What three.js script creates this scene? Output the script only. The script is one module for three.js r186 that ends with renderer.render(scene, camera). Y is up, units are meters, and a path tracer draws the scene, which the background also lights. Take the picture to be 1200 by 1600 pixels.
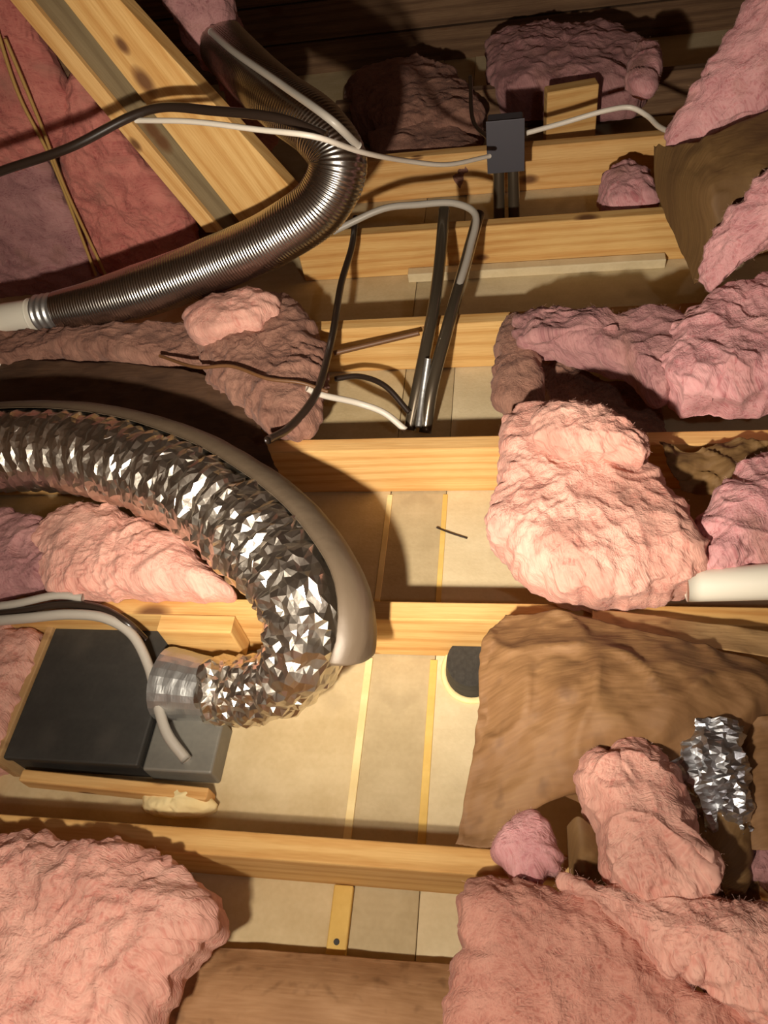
import * as THREE from 'three';
import { RoundedBoxGeometry } from 'three/addons/geometries/RoundedBoxGeometry.js';
import { mergeGeometries } from 'three/addons/utils/BufferGeometryUtils.js';
import { ImprovedNoise } from 'three/addons/math/ImprovedNoise.js';

// ---------------------------------------------------------------- camera, light, exposure
const scene = new THREE.Scene();
scene.background = new THREE.Color(0x000000);
const FOCAL = 1186;                                   // focal length in pixels of the 1200 x 1600 frame
const camera = new THREE.PerspectiveCamera(2 * Math.atan(800 / FOCAL) * 180 / Math.PI, 0.75, 0.02, 30);
const CAM = new THREE.Vector3(0, 1.317, 0);
const AX = new THREE.Vector3(.985, .0047, .1728).normalize();          // world x, seen from the camera
const AZ = new THREE.Vector3(-.101, -.793, .600); AZ.addScaledVector(AX, -AZ.dot(AX)).normalize();
const AY = new THREE.Vector3().crossVectors(AZ, AX);
const camRot = new THREE.Matrix4().makeBasis(AX, AY, AZ).transpose();  // camera -> world
camera.position.copy(CAM); camera.setRotationFromMatrix(camRot); camera.updateMatrixWorld();
const renderer = new THREE.WebGLRenderer({ antialias: true });
renderer.toneMapping = THREE.LinearToneMapping;
renderer.toneMappingExposure = .55;
renderer.shadowMap.enabled = true;
const LAMP = new THREE.Vector3(-.27, 1.03, .13);      // work lamp below and left of the lens: a flood and an added far beam
const lampLight = new THREE.PointLight(new THREE.Color(1, .90, .76), 6.6, 0, 2);
lampLight.position.copy(LAMP); lampLight.castShadow = true; lampLight.shadow.radius = 1.2; lampLight.name = 'work_lamp_flood';
scene.add(lampLight);
const AIM = new THREE.Vector3(-.22, .12, -1.62);
const fillBeam = new THREE.SpotLight(new THREE.Color(1, .90, .76), 18, 0, .80, 1, 2);  // beam added to even out the falloff toward the far joists
fillBeam.position.copy(LAMP).addScaledVector(AIM.clone().sub(LAMP).normalize(), .09); fillBeam.target.position.copy(AIM); fillBeam.castShadow = true; fillBeam.shadow.radius = 1.2; fillBeam.name = 'added_fill_beam';
scene.add(fillBeam, fillBeam.target);
const FILL = new THREE.Vector3(.7, 1.78, .35);        // added fill light behind the viewer, dressed as a bare bulb
const fillLight = new THREE.PointLight(new THREE.Color(1, .94, .92), 1.2, 0, 2);
fillLight.position.copy(FILL); fillLight.castShadow = true; fillLight.shadow.radius = 1.7; fillLight.name = 'fill_light';
scene.add(fillLight);

// ---------------------------------------------------------------- helpers
const V = (x, y, z) => new THREE.Vector3(x, y, z);
function rng(seed) { let a = seed >>> 0; return () => { a = (a + 0x6D2B79F5) | 0; let t = Math.imul(a ^ (a >>> 15), 1 | a); t = (t + Math.imul(t ^ (t >>> 7), 61 | t)) ^ t; return ((t ^ (t >>> 14)) >>> 0) / 4294967296; }; }
const perlin = new ImprovedNoise();
const N = (x, y, z) => perlin.noise(x, y, z);
function fbm(x, y, z, o = 4) { let s = 0, a = .5; for (let i = 0; i < o; i++) { s += a * N(x, y, z); x = x * 2.03 + 7.1; y = y * 2.03 + 3.7; z = z * 2.03 + 5.3; a *= .5; } return s; }
const clamp = (v, a = 0, b = 1) => Math.min(b, Math.max(a, v));
const lerp = (a, b, t) => a + (b - a) * t;
const ray = (px, py) => V((px - 600) / FOCAL, -(py - 800) / FOCAL, -1).applyMatrix4(camRot);
function at(px, py, h) { const d = ray(px, py); return CAM.clone().addScaledVector(d, (h - CAM.y) / d.y); }   // a pixel on the level h metres above the drywall
function onPlane(px, py, o, n) { const d = ray(px, py); return CAM.clone().addScaledVector(d, o.clone().sub(CAM).dot(n) / d.dot(n)); }
const used = {};
function uniq(n) { if (!(n in used)) { used[n] = 0; return n; } used[n]++; return n + '_' + String(used[n]).padStart(3, '0'); }
function tag(o, label, category, group, kind) { o.userData.label = label; o.userData.category = category; if (group) o.userData.group = group; if (kind) o.userData.kind = kind; return o; }
function mesh(name, geo, mat, parent) {
  const m = new THREE.Mesh(geo, mat); m.name = parent ? name : uniq(name); m.castShadow = m.receiveShadow = true;
  (parent || scene).add(m); return m;
}
function group(name, pos, label, category, grp, kind) {
  const g = new THREE.Group(); g.name = uniq(name); if (pos) g.position.copy(pos); scene.add(g); g.updateMatrixWorld();
  return tag(g, label, category, grp, kind);
}
// world-space geometry put under a group that stands somewhere
function part(name, geo, mat, parent) {
  let p = V(0, 0, 0), o = parent; while (o && o !== scene) { p.add(o.position); o = o.parent; }
  geo.translate(-p.x, -p.y, -p.z); return mesh(name, geo, mat, parent);
}
function planarUV(geo, ox = 0, oy = 0, swap = false) {
  const p = geo.attributes.position, n = geo.attributes.normal, uv = new Float32Array(p.count * 2);
  for (let i = 0; i < p.count; i++) {
    const ax = Math.abs(n.getX(i)), ay = Math.abs(n.getY(i)), az = Math.abs(n.getZ(i)); let u, v;
    if (ay >= ax && ay >= az) { u = p.getX(i); v = p.getZ(i); } else if (az >= ax) { u = p.getX(i); v = p.getY(i) + .21; } else { u = p.getZ(i); v = p.getY(i) + .43; }
    if (swap) [u, v] = [v, u];
    uv[2 * i] = u + ox; uv[2 * i + 1] = v + oy;
  }
  geo.setAttribute('uv', new THREE.BufferAttribute(uv, 2)); return geo;
}
function box(x0, x1, y0, y1, z0, z1, r = .003, swap = false, ox = 0, oy = 0) {
  const g = new RoundedBoxGeometry(x1 - x0, y1 - y0, z1 - z0, 2, Math.min(r, (x1 - x0) / 2.1, (y1 - y0) / 2.1, (z1 - z0) / 2.1));
  planarUV(g, ox, oy, swap); g.translate((x0 + x1) / 2, (y0 + y1) / 2, (z0 + z1) / 2); return g;
}
// an oriented board from a to b (world), width along w, thickness along the cross product
function board(a, b, w, width, thick, r = .003, ox = 0) {
  const d = b.clone().sub(a), L = d.length(); d.normalize();
  const t = V(0, 0, 0).crossVectors(d, w).normalize(), ww = V(0, 0, 0).crossVectors(t, d).normalize();
  const g = new RoundedBoxGeometry(L, width, thick, 2, Math.min(r, thick / 2.1)); planarUV(g, ox, ox * .37);
  g.applyMatrix4(new THREE.Matrix4().makeBasis(d, ww, t)); const c = a.clone().add(b).multiplyScalar(.5); g.translate(c.x, c.y, c.z); return g;
}
function indexed(pos, uv, idx, flat = false) {
  let g = new THREE.BufferGeometry();
  g.setAttribute('position', new THREE.Float32BufferAttribute(pos, 3)); g.setAttribute('uv', new THREE.Float32BufferAttribute(uv, 2)); g.setIndex(idx);
  if (flat) g = g.toNonIndexed();
  g.computeVertexNormals(); return g;
}
// swept tube: curve points, radius(u), offset dr(u, theta, arc length)
function sweep(pts, rad, { seg = 80, rad_seg = 12, dr = null, flat = false, closed = false, arc = null, tension = .5, cap = true, oval = 1, jitter = 0, jseed = 3 } = {}) {
  const curve = new THREE.CatmullRomCurve3(pts, false, 'centripetal', tension), L = curve.getLength();
  const fr = curve.computeFrenetFrames(seg, false), pos = [], uv = [], idx = [];
  const R = typeof rad === 'function' ? rad : () => rad;
  const a0 = arc ? arc[0] : 0, a1 = arc ? arc[1] : Math.PI * 2, W = rad_seg + 1;
  const jr = rng(jseed), jt = []; if (jitter) for (let i = 0; i < (seg + 1) * W * 2; i++) jt.push((jr() - .5) * jitter);
  for (let i = 0; i <= seg; i++) {
    for (let j = 0; j <= rad_seg; j++) {
      const jj = j % rad_seg, u = jitter && i > 0 && i < seg ? (i + jt[(i * W + jj) * 2]) / seg : i / seg, c = curve.getPointAt(u);
      const th = a0 + (a1 - a0) * (j + (jitter ? jt[(i * W + jj) * 2 + 1] : 0)) / rad_seg, thr = arc ? th : (j === rad_seg ? th - Math.PI * 2 : th);
      const r = R(u) + (dr ? dr(u, thr, u * L) : 0);
      const q = c.clone().addScaledVector(fr.normals[i], Math.cos(thr) * r * oval).addScaledVector(fr.binormals[i], Math.sin(thr) * r);
      pos.push(q.x, q.y, q.z); uv.push(u * L, th * R(u));
    }
  }
  for (let i = 0; i < seg; i++) for (let j = 0; j < rad_seg; j++) { const a = i * W + j; if (jitter && jt[a * 2] > 0) idx.push(a, a + W, a + W + 1, a, a + W + 1, a + 1); else idx.push(a, a + W, a + 1, a + 1, a + W, a + W + 1); }
  if (cap && !arc) for (const e of [0, seg]) {
    const c = curve.getPointAt(e / seg), k = pos.length / 3; pos.push(c.x, c.y, c.z); uv.push(e / seg * L, 0);
    for (let j = 0; j < rad_seg; j++) { const a = e * W + j; e ? idx.push(k, a, a + 1) : idx.push(k, a + 1, a); }
  }
  for (let i = 0; i < idx.length; i += 3) { const t = idx[i + 1]; idx[i + 1] = idx[i + 2]; idx[i + 2] = t; }
  return indexed(pos, uv, idx, flat);
}
const P = list => list.map(([x, y, h]) => at(x, y, h));
// loose fibreglass batt: outline in pixels on a plane, swelling above it and hanging below it
function pillow(outline, { h = .2, o = null, n = V(0, 1, 0), top = .05, bot = .06, seed = 1, lump = .018, fine = .0019, pw = 3, seg = 240, rings = 60, dent = null, wob = .008, wrinkle = 0 } = {}) {
  o = o || V(0, h, 0); n = n.clone().normalize();
  const e1 = Math.abs(n.y) > .9 ? V(1, 0, 0) : V(0, 1, 0).cross(n).normalize(); const e2 = V(0, 0, 0).crossVectors(n, e1).normalize(); e1.crossVectors(e2, n).normalize();
  const w = outline.map(([x, y]) => { const p = onPlane(x, y, o, n).sub(o); return V(p.dot(e1), p.dot(e2), 0); });
  const cv = new THREE.CatmullRomCurve3(w, true, 'centripetal');
  const ring = cv.getSpacedPoints(seg); ring.pop();
  const c = V(0, 0, 0); for (const p of ring) c.add(p); c.multiplyScalar(1 / ring.length);
  ring.forEach((p, i) => { const d = p.clone().sub(c).normalize(), q = N(p.x * 22 + seed * 3.1, p.y * 22, seed) * 1 + .6 * N(p.x * 60, p.y * 60 + seed, seed); p.addScaledVector(d, q * wob * 1.6); });
  const S = ring.length, pos = [], uv = [], idx = [], lv = [];
  for (let k = 1; k <= rings; k++) { const s = Math.pow(Math.sin(k / rings * Math.PI / 2), .8); lv.push([s, top * Math.pow(Math.max(0, 1 - Math.pow(s, pw)), .5), 1]); }
  for (let k = 1; k <= 9; k++) { const f = k / 9; lv.push([1 - .05 * f * f, -bot * Math.sin(f * Math.PI / 2), 1 - .75 * f]); }
  lv.push([.5, -bot, 0]);
  const push = (x, y, z) => { const p = o.clone().addScaledVector(e1, x).addScaledVector(e2, y).addScaledVector(n, z); pos.push(p.x, p.y, p.z); uv.push(x + z * .6 + seed * .37, y - z * .9 + seed * .21); };
  push(c.x, c.y, top);
  for (const [s, z] of lv) for (const p of ring) push(lerp(c.x, p.x, s), lerp(c.y, p.y, s), z);
  push(c.x, c.y, -bot);
  for (let j = 0; j < S; j++) idx.push(0, 1 + j, 1 + (j + 1) % S);
  for (let k = 0; k < lv.length - 1; k++) for (let j = 0; j < S; j++) { const a = 1 + k * S + j, b = 1 + k * S + (j + 1) % S; idx.push(a, a + S, b, b, a + S, b + S); }
  const last = 1 + lv.length * S; for (let j = 0; j < S; j++) idx.push(last, last - S + (j + 1) % S, last - S + j);
  const g = indexed(pos, uv, idx), nn = g.attributes.normal, pp = g.attributes.position;
  const np = new Float32Array(pp.count * 3);
  for (let i = 0; i < pp.count; i++) {
    const x = pp.getX(i), y = pp.getY(i), z = pp.getZ(i); const li = i === 0 ? -1 : Math.floor((i - 1) / S);
    const m = i === 0 ? 1 : (li < lv.length ? lv[li][2] : 0);
    let d = lump * (2 * fbm(x * 7 + seed * 9.1, y * 7, z * 7 + seed * 4.7, 3)) + fine * 2 * fbm(x * 34 + seed, y * 34, z * 34, 3);
    d += fine * (3.2 * Math.abs(N(x * 27 + seed, y * 27, z * 27)) + 1.8 * Math.abs(N(x * 62, y * 62 + seed, z * 62)) - 1) * (.6 + 1.2 * clamp(.5 + 2 * N(x * 5, y * 5 + seed, z * 5)));
    const rg = 1 - Math.abs(N(x * 11 + seed * 2.3, y * 11 + 5, z * 11)) * 3.2; if (rg > 0) d -= rg * rg * lump * .38;
    if (wrinkle) { const r2 = 1 - Math.abs(N(x * 19 + seed * 5.3, y * 19, z * 19 + 2)) * 3; if (r2 > 0) d -= r2 * r2 * wrinkle * .45; }
    if (dent) for (const [dx, dy, dr, dd] of dent) { const q = onPlane(dx, dy, o, n), t = Math.hypot(q.x - x, q.y - y, q.z - z) / dr; if (t < 1.6) d -= dd * Math.exp(-t * t * 2.5); }
    d *= m; np[3 * i] = x + nn.getX(i) * d; np[3 * i + 1] = y + nn.getY(i) * d; np[3 * i + 2] = z + nn.getZ(i) * d;
  }
  g.setAttribute('position', new THREE.BufferAttribute(np, 3)); g.computeVertexNormals(); return g;
}
// sheet of paper or foil through a net of points [px, py, height]; real thickness, torn edges where asked
function cr(a, b, c, d, t) { return .5 * ((2 * b) + (-a + c) * t + (2 * a - 5 * b + 4 * c - d) * t * t + (-a + 3 * b - 3 * c + d) * t * t * t); }
function sheet(rows, { nu = 44, nv = 44, thick = .0016, crease = .004, freq = 14, seed = 1, torn = .006, flat = false } = {}) {
  const net = rows.map(r => r.map(([x, y, h]) => at(x, y, h))), A = net.length, B = net[0].length;
  const g = (i, j) => net[clamp(i, 0, A - 1)][clamp(j, 0, B - 1)];
  const pt = (u, v) => {
    const a = u * (A - 1), b = v * (B - 1), i = Math.min(A - 2, Math.floor(a)), j = Math.min(B - 2, Math.floor(b)), s = a - i, t = b - j, r = V(0, 0, 0);
    for (const k of ['x', 'y', 'z']) { const col = []; for (let m = -1; m <= 2; m++) col.push(cr(g(i + m, j - 1)[k], g(i + m, j)[k], g(i + m, j + 1)[k], g(i + m, j + 2)[k], t)); r[k] = cr(col[0], col[1], col[2], col[3], s); }
    return r;
  };
  const top = [], uvs = [];
  for (let i = 0; i <= nu; i++) for (let j = 0; j <= nv; j++) {
    let u = i / nu, v = j / nv;
    const p0 = pt(u, v);
    const eu = Math.min(u, 1 - u), ev = Math.min(v, 1 - v); const tear = torn * 4;
    if (ev < .04) v = clamp(v + (v < .5 ? 1 : -1) * tear * Math.abs(N(u * 13 + seed, seed, 1)));
    if (eu < .04) u = clamp(u + (u < .5 ? 1 : -1) * tear * Math.abs(N(v * 13 + seed, seed, 8)));
    const p = pt(u, v);
    const q = fbm(p0.x * freq + seed * 3, p0.y * freq, p0.z * freq + seed, 4) * 2; const rg = 1 - Math.abs(N(p0.x * freq * .8 + seed, p0.y * freq * .8, p0.z * freq * .8 + 9)) * 4;
    p.y += crease * (q + (rg > 0 ? rg * rg * .8 : 0)); top.push(p); uvs.push(p0.x + seed * .3, p0.z + p0.y * .6 + seed * .17);
  }
  const W = nv + 1, id = (i, j) => i * W + j, pos = [], uv = [], idx = []; const M = top.length;
  const tmp = []; for (let i = 0; i < nu; i++) for (let j = 0; j < nv; j++) tmp.push(id(i, j), id(i + 1, j), id(i, j + 1), id(i, j + 1), id(i + 1, j), id(i + 1, j + 1));
  const gt = new THREE.BufferGeometry(); gt.setAttribute('position', new THREE.Float32BufferAttribute(top.flatMap(p => [p.x, p.y, p.z]), 3)); gt.setIndex(tmp); gt.computeVertexNormals();
  for (const s of [.5, -.5]) for (let k = 0; k < M; k++) { const p = top[k]; pos.push(p.x + gt.attributes.normal.getX(k) * thick * s, p.y + gt.attributes.normal.getY(k) * thick * s, p.z + gt.attributes.normal.getZ(k) * thick * s); uv.push(uvs[2 * k], uvs[2 * k + 1]); }
  for (let i = 0; i < tmp.length; i += 3) { idx.push(tmp[i], tmp[i + 1], tmp[i + 2]); idx.push(M + tmp[i], M + tmp[i + 2], M + tmp[i + 1]); }
  const rim = (a, b) => idx.push(a, b, M + a, b, M + b, M + a);
  for (let i = 0; i < nu; i++) { rim(id(i + 1, 0), id(i, 0)); rim(id(i, nv), id(i + 1, nv)); }
  for (let j = 0; j < nv; j++) { rim(id(0, j), id(0, j + 1)); rim(id(nu, j + 1), id(nu, j)); }
  return indexed(pos, uv, idx, flat);
}

// ---------------------------------------------------------------- materials
function tex(w, h, fn, srgb, sx, sy) {
  const d = new Uint8Array(w * h * 4);
  for (let y = 0; y < h; y++) for (let x = 0; x < w; x++) { const c = fn(x / w, y / h), i = (y * w + x) * 4; if (typeof c === 'number') d[i] = d[i + 1] = d[i + 2] = clamp(c, 0, 255); else { d[i] = clamp(c[0], 0, 255); d[i + 1] = clamp(c[1], 0, 255); d[i + 2] = clamp(c[2], 0, 255); } d[i + 3] = 255; }
  const t = new THREE.DataTexture(d, w, h); t.wrapS = t.wrapT = THREE.MirroredRepeatWrapping; t.magFilter = THREE.LinearFilter; t.minFilter = THREE.LinearMipmapLinearFilter; t.generateMipmaps = true;
  if (srgb) t.colorSpace = THREE.SRGBColorSpace; t.repeat.set(1 / sx, 1 / sy); t.needsUpdate = true; return t;
}
const mixc = (a, b, t) => [lerp(a[0], b[0], t), lerp(a[1], b[1], t), lerp(a[2], b[2], t)];
function woodTex(seed, light, dark, knots) {
  const r = rng(seed), K = []; for (let i = 0; i < knots; i++) K.push([r(), r(), .008 + .012 * r()]);
  return tex(1024, 256, (u, v) => {
    let x = u * 1.6, y = v * .4, warp = 0, kn = 0;
    for (const [kx, ky, kr] of K) { const dx = (x - kx * 1.6) * .55, dy = y - ky * .4, q = Math.hypot(dx, dy) / kr; warp += .02 * Math.exp(-q * .9) * Math.sign(dy || 1); kn = Math.max(kn, clamp(1.25 - q)); }
    const yy = y + warp + .03 * fbm(x * 1.1 + seed, y * 5, seed, 2);
    const rings = .5 + .5 * Math.sin((yy * 78 + 3 * N(x * .8, yy * 9, seed)) * 2.2), fib = fbm(x * 7, y * 260, seed, 3), fib2 = fbm(x * 28, y * 600, seed + 4, 2), blot = fbm(x * 4, y * 8, seed + 11, 3);
    let t = clamp(.2 + .42 * Math.pow(rings, 2.2) + .55 * fib + .3 * fib2 + .5 * blot);
    let c = mixc(light, dark, t); if (kn > 0) c = mixc(c, [96, 58, 28], clamp(kn * 1.3) * .85); return c;
  }, true, 1.6, .4);
}
const woodBump = tex(512, 256, (u, v) => 128 + 90 * fbm(u * 1.6 * 6, v * .4 * 240, 3, 3) + 50 * fbm(u * 40, v * 180, 5, 2), false, 1.6, .4);
const woodMats = [
  [21, [226, 184, 118], [190, 135, 68], 7], [22, [219, 178, 112], [184, 128, 64], 5], [23, [231, 187, 122], [196, 138, 72], 9]
].map(([s, a, b, k]) => new THREE.MeshStandardMaterial({ map: woodTex(s, a, b, k), bumpMap: woodBump, bumpScale: .0012, roughness: .78 }));
const darkWood = new THREE.MeshStandardMaterial({ map: woodTex(31, [128, 98, 70], [84, 58, 38], 6), bumpMap: woodBump, bumpScale: .002, roughness: .9 });
const shadedWood = new THREE.MeshStandardMaterial({ map: woodTex(32, [138, 120, 88], [108, 90, 62], 3), bumpMap: woodBump, bumpScale: .0014, roughness: .9 });  // grey tone stands for a board edge lying in shadow
const drywallTex = (s, a, b, c) => tex(512, 512, (u, v) => { const n = fbm(u * 9, v * 9, s, 4), f = fbm(u * 90, v * 90, s + 3, 2), st = fbm(u * 3, v * 40, s + 6, 2); let q = mixc(a, b, clamp(.45 + .9 * n + .35 * f + .3 * st)); const spot = fbm(u * 5, v * 5, s + 20, 3); return spot > .22 ? mixc(q, c, clamp((spot - .22) * 4) * .6) : q; }, true, .8, .8);
const drywallBump = tex(512, 512, (u, v) => 128 + 110 * fbm(u * 80, v * 80, 9, 3), false, .5, .5);
const drywallMats = [[51, [212, 190, 148], [188, 164, 120], [160, 138, 104]], [52, [196, 176, 138], [172, 152, 114], [150, 132, 100]], [53, [222, 204, 166], [200, 180, 140], [170, 150, 116]]]
  .map(a => new THREE.MeshStandardMaterial({ map: drywallTex(...a), bumpMap: drywallBump, bumpScale: .0008, roughness: .92 }));
const tape = new THREE.MeshStandardMaterial({ map: drywallTex(54, [246, 226, 172], [228, 200, 138], [210, 180, 120]), roughness: .8 });
const yellowTape = new THREE.MeshStandardMaterial({ map: drywallTex(55, [226, 190, 108], [206, 166, 84], [180, 140, 74]), roughness: .8 });
// fibreglass: tangled strands and clumps
function fiberTex(seed, a, b, c) {
  return tex(1024, 1024, (u, v) => {
    const wx = fbm(u * 5, v * 5, seed, 3), wy = fbm(u * 5 + 9, v * 5, seed + 2, 3);
    const strand = 1 - Math.abs(fbm(u * 16 + wx * 5, v * 46 + wy * 5, seed + 4, 3)) * 3.2, strand2 = 1 - Math.abs(fbm(u * 50 + wy * 6, v * 18 + wx * 6, seed + 8, 3)) * 3.2;
    const cl = fbm(u * 7, v * 7, seed + 15, 4), dirt = fbm(u * 4, v * 4, seed + 30, 4);
    let q = mixc(a, b, clamp(.5 + 2.2 * cl)); q = mixc(q, c, clamp(Math.max(strand, strand2) * .6 - .05)); return dirt > .12 ? mixc(q, [140, 100, 86], clamp((dirt - .12) * 2.8) * .6) : q;
  }, true, .45, .45);
}
const fiberBump = tex(1024, 1024, (u, v) => {
  const wx = fbm(u * 5, v * 5, 3, 3), wy = fbm(u * 5 + 9, v * 5, 5, 3);
  const s1 = 1 - Math.abs(fbm(u * 20 + wx * 5, v * 60 + wy * 5, 7, 3)) * 3.2, s2 = 1 - Math.abs(fbm(u * 64 + wy * 6, v * 22 + wx * 6, 11, 3)) * 3.2;
  return 90 + 70 * clamp(Math.max(s1, s2)) + 150 * fbm(u * 14, v * 14, 17, 4) + 60 * fbm(u * 120, v * 120, 19, 2);
}, false, .45, .45);
const pinkMat = (s, a, b, c) => new THREE.MeshPhysicalMaterial({ map: fiberTex(s, a, b, c), bumpMap: fiberBump, bumpScale: .0034, roughness: 1, sheen: .25, sheenRoughness: .7, sheenColor: new THREE.Color(.9, .6, .55) });
const pinkA = pinkMat(61, [212, 150, 134], [190, 120, 106], [230, 188, 168]);     // salmon
const pinkB = pinkMat(62, [204, 138, 138], [172, 104, 107], [226, 182, 178]);    // rose
const pinkC = pinkMat(63, [164, 114, 112], [130, 82, 84], [190, 146, 140]);      // dusty mauve
const pinkD = pinkMat(64, [140, 100, 84], [104, 68, 56], [170, 128, 108]);       // dirty brown pink; also carries dimness for the far mounds
const pinkE = pinkMat(65, [188, 126, 110], [160, 96, 82], [206, 158, 138]);      // dusky red
const pinkF = pinkMat(66, [188, 110, 100], [156, 78, 74], [206, 138, 120]);      // deep pink
function kraftTex(seed, a, b) { return tex(512, 512, (u, v) => { const n = fbm(u * 6, v * 6, seed, 4), f = fbm(u * 12, v * 130, seed + 2, 3), st = fbm(u * 16, v * 16, seed + 5, 3); let q = mixc(a, b, clamp(.5 + .8 * n + .5 * f)); return st > .15 ? mixc(q, [92, 62, 36], clamp((st - .15) * 3) * .55) : q; }, true, .5, .5); }
const kraftBump = tex(512, 512, (u, v) => 128 + 80 * fbm(u * 10, v * 70, 4, 3) + 80 * fbm(u * 26, v * 26, 6, 3), false, .5, .5);
const kraft = new THREE.MeshStandardMaterial({ map: kraftTex(71, [146, 108, 68], [116, 80, 46]), bumpMap: kraftBump, bumpScale: .002, roughness: .72 });
const kraftTan = new THREE.MeshStandardMaterial({ map: kraftTex(75, [178, 136, 96], [150, 108, 70]), bumpMap: kraftBump, bumpScale: .0015, roughness: .75 });
const kraftPale = new THREE.MeshStandardMaterial({ map: kraftTex(72, [192, 156, 108], [164, 126, 80]), bumpMap: kraftBump, bumpScale: .0015, roughness: .75 });
const kraftDark = new THREE.MeshStandardMaterial({ map: kraftTex(73, [128, 96, 54], [98, 70, 38]), bumpMap: kraftBump, bumpScale: .002, roughness: .75 });
const ductShadeMat = new THREE.MeshStandardMaterial({ map: kraftTex(74, [92, 64, 42], [64, 42, 26]), bumpMap: kraftBump, bumpScale: .002, roughness: .8 });  // dark brown that paints in the foil duct shadow
const foilBump = tex(512, 512, (u, v) => 128 + 160 * fbm(u * 14, v * 14, 2, 4), false, .3, .3);
const foil = new THREE.MeshStandardMaterial({ color: new THREE.Color(.74, .68, .59), metalness: 1, roughness: .3, bumpMap: foilBump, bumpScale: .0012 });
const foilGrey = new THREE.MeshStandardMaterial({ color: new THREE.Color(.60, .61, .63), metalness: 1, roughness: .36, bumpMap: foilBump, bumpScale: .002 });
const jacketMat = new THREE.MeshPhysicalMaterial({ color: new THREE.Color(.13, .092, .058), metalness: .12, roughness: .5, clearcoat: .15, clearcoatRoughness: .5, bumpMap: foilBump, bumpScale: .0015 });
const alu = new THREE.MeshStandardMaterial({ color: new THREE.Color(.50, .47, .43), metalness: 1, roughness: .24 });
const steel = new THREE.MeshStandardMaterial({ color: new THREE.Color(.55, .55, .53), metalness: .9, roughness: .4, bumpMap: foilBump, bumpScale: .0008 });
const blackMetal = new THREE.MeshStandardMaterial({ map: drywallTex(56, [66, 63, 58], [46, 44, 40], [84, 78, 70]), metalness: .2, roughness: .65 });
const reflectGrey = new THREE.MeshStandardMaterial({ map: drywallTex(57, [140, 136, 124], [116, 112, 104], [96, 92, 86]), metalness: .35, roughness: .55 });  // lighter grey paints in light reflected by the housing top
const boxGrey = new THREE.MeshStandardMaterial({ color: 0x5c5a60, metalness: .5, roughness: .5 });
const pvc = new THREE.MeshPhysicalMaterial({ color: 0xe9e2d0, roughness: .4, clearcoat: .2 });
const whiteCable = new THREE.MeshPhysicalMaterial({ color: 0xe2d8c8, roughness: .38, clearcoat: .4 });
const greyCable = new THREE.MeshPhysicalMaterial({ color: 0xa8a094, roughness: .4, clearcoat: .3 });
const blackCable = new THREE.MeshPhysicalMaterial({ color: 0x2c211a, roughness: .35, clearcoat: .5 });
const brownCable = new THREE.MeshPhysicalMaterial({ color: 0x6e4a2c, roughness: .5 });
const pipeMat = new THREE.MeshPhysicalMaterial({ color: 0x5e5344, metalness: .6, roughness: .3, clearcoat: .5 });
const stringMat = new THREE.MeshStandardMaterial({ color: 0xb08a4c, roughness: .7 });
const yellowWood = woodMats[2];

// ---------------------------------------------------------------- the setting
const floor = group('floor', null, 'tan ceiling drywall seen from above between the wooden joists', 'floor', null, 'structure');
const xa = at(562, 1160, 0).x, xb = at(672, 1160, 0).x;
[[-2.6, xa, 0], [xa + .001, xb - .001, 1], [xb, 1.9, 2]].forEach(([a, b, m]) => part('drywall_panel', box(a, b, -.016, m === 1 ? -.002 : 0, -3.32, 1.7, .002), drywallMats[m], floor));
part('seam_tape', box(xa - .008, xa + .006, -.002, .0025, -.655, -.292, .001), tape, floor);
part('seam_tape', box(xb - .010, xb + .004, -.002, .002, -.655, -.292, .001), yellowTape, floor);
part('seam_tape', box(xa - .006, xa + .006, -.002, .0025, -1.06, -.70, .001), tape, floor);
part('seam_tape', box(xb - .008, xb + .003, -.002, .002, -1.06, -.70, .001), yellowTape, floor);
part('drywall_backing', box(-2.6, 1.9, -.06, -.017, -3.32, 1.7, .002), drywallMats[1], floor);

const JZ = k => -(.289 + .406 * k) - (k >= 1 ? .006 : 0);            // far edge of joist k
const joistLabels = [
  'pale yellow ceiling joist carrying the rose batt beside the kraft-coloured paper strip',
  'yellow ceiling joist crossed by the crumpled foil duct beside the black metal housing',
  'yellow ceiling joist under the salmon batt, ending behind the foil duct',
  'knotty yellow joist behind the two dark upright pipes, half under the dusty batt',
  'yellow joist with a pale strip of drywall showing along its foot',
  'yellow joist just below the grey junction box and its looping white cable',
  'far joist coloured dark brown for the dimness there, behind the grey junction box under loose dusty insulation'];
for (let k = 0; k < 7; k++) {
  const z = JZ(k), x0 = k >= 4 ? -.62 : -2.3;
  const j = mesh('ceiling_joist', box(x0, 1.7, 0, .14, z, z + .038, .004, false, k * .71, k * .13), k === 6 ? darkWood : woodMats[k % 3]);  // farthest joist in darker wood, the far dimness put into its colour
  tag(j, joistLabels[k], 'joist', 'ceiling joists across the attic');
}
tag(mesh('lit_drywall_strip', box(at(640, 412, .02).x, at(1040, 405, .02).x, 0, .028, JZ(4) + .042, JZ(4) + .075, .003), drywallMats[2]), 'pale strip added for lit drywall along the foot of the far joist', 'drywall');  // pale box added as the lit band of drywall
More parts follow.
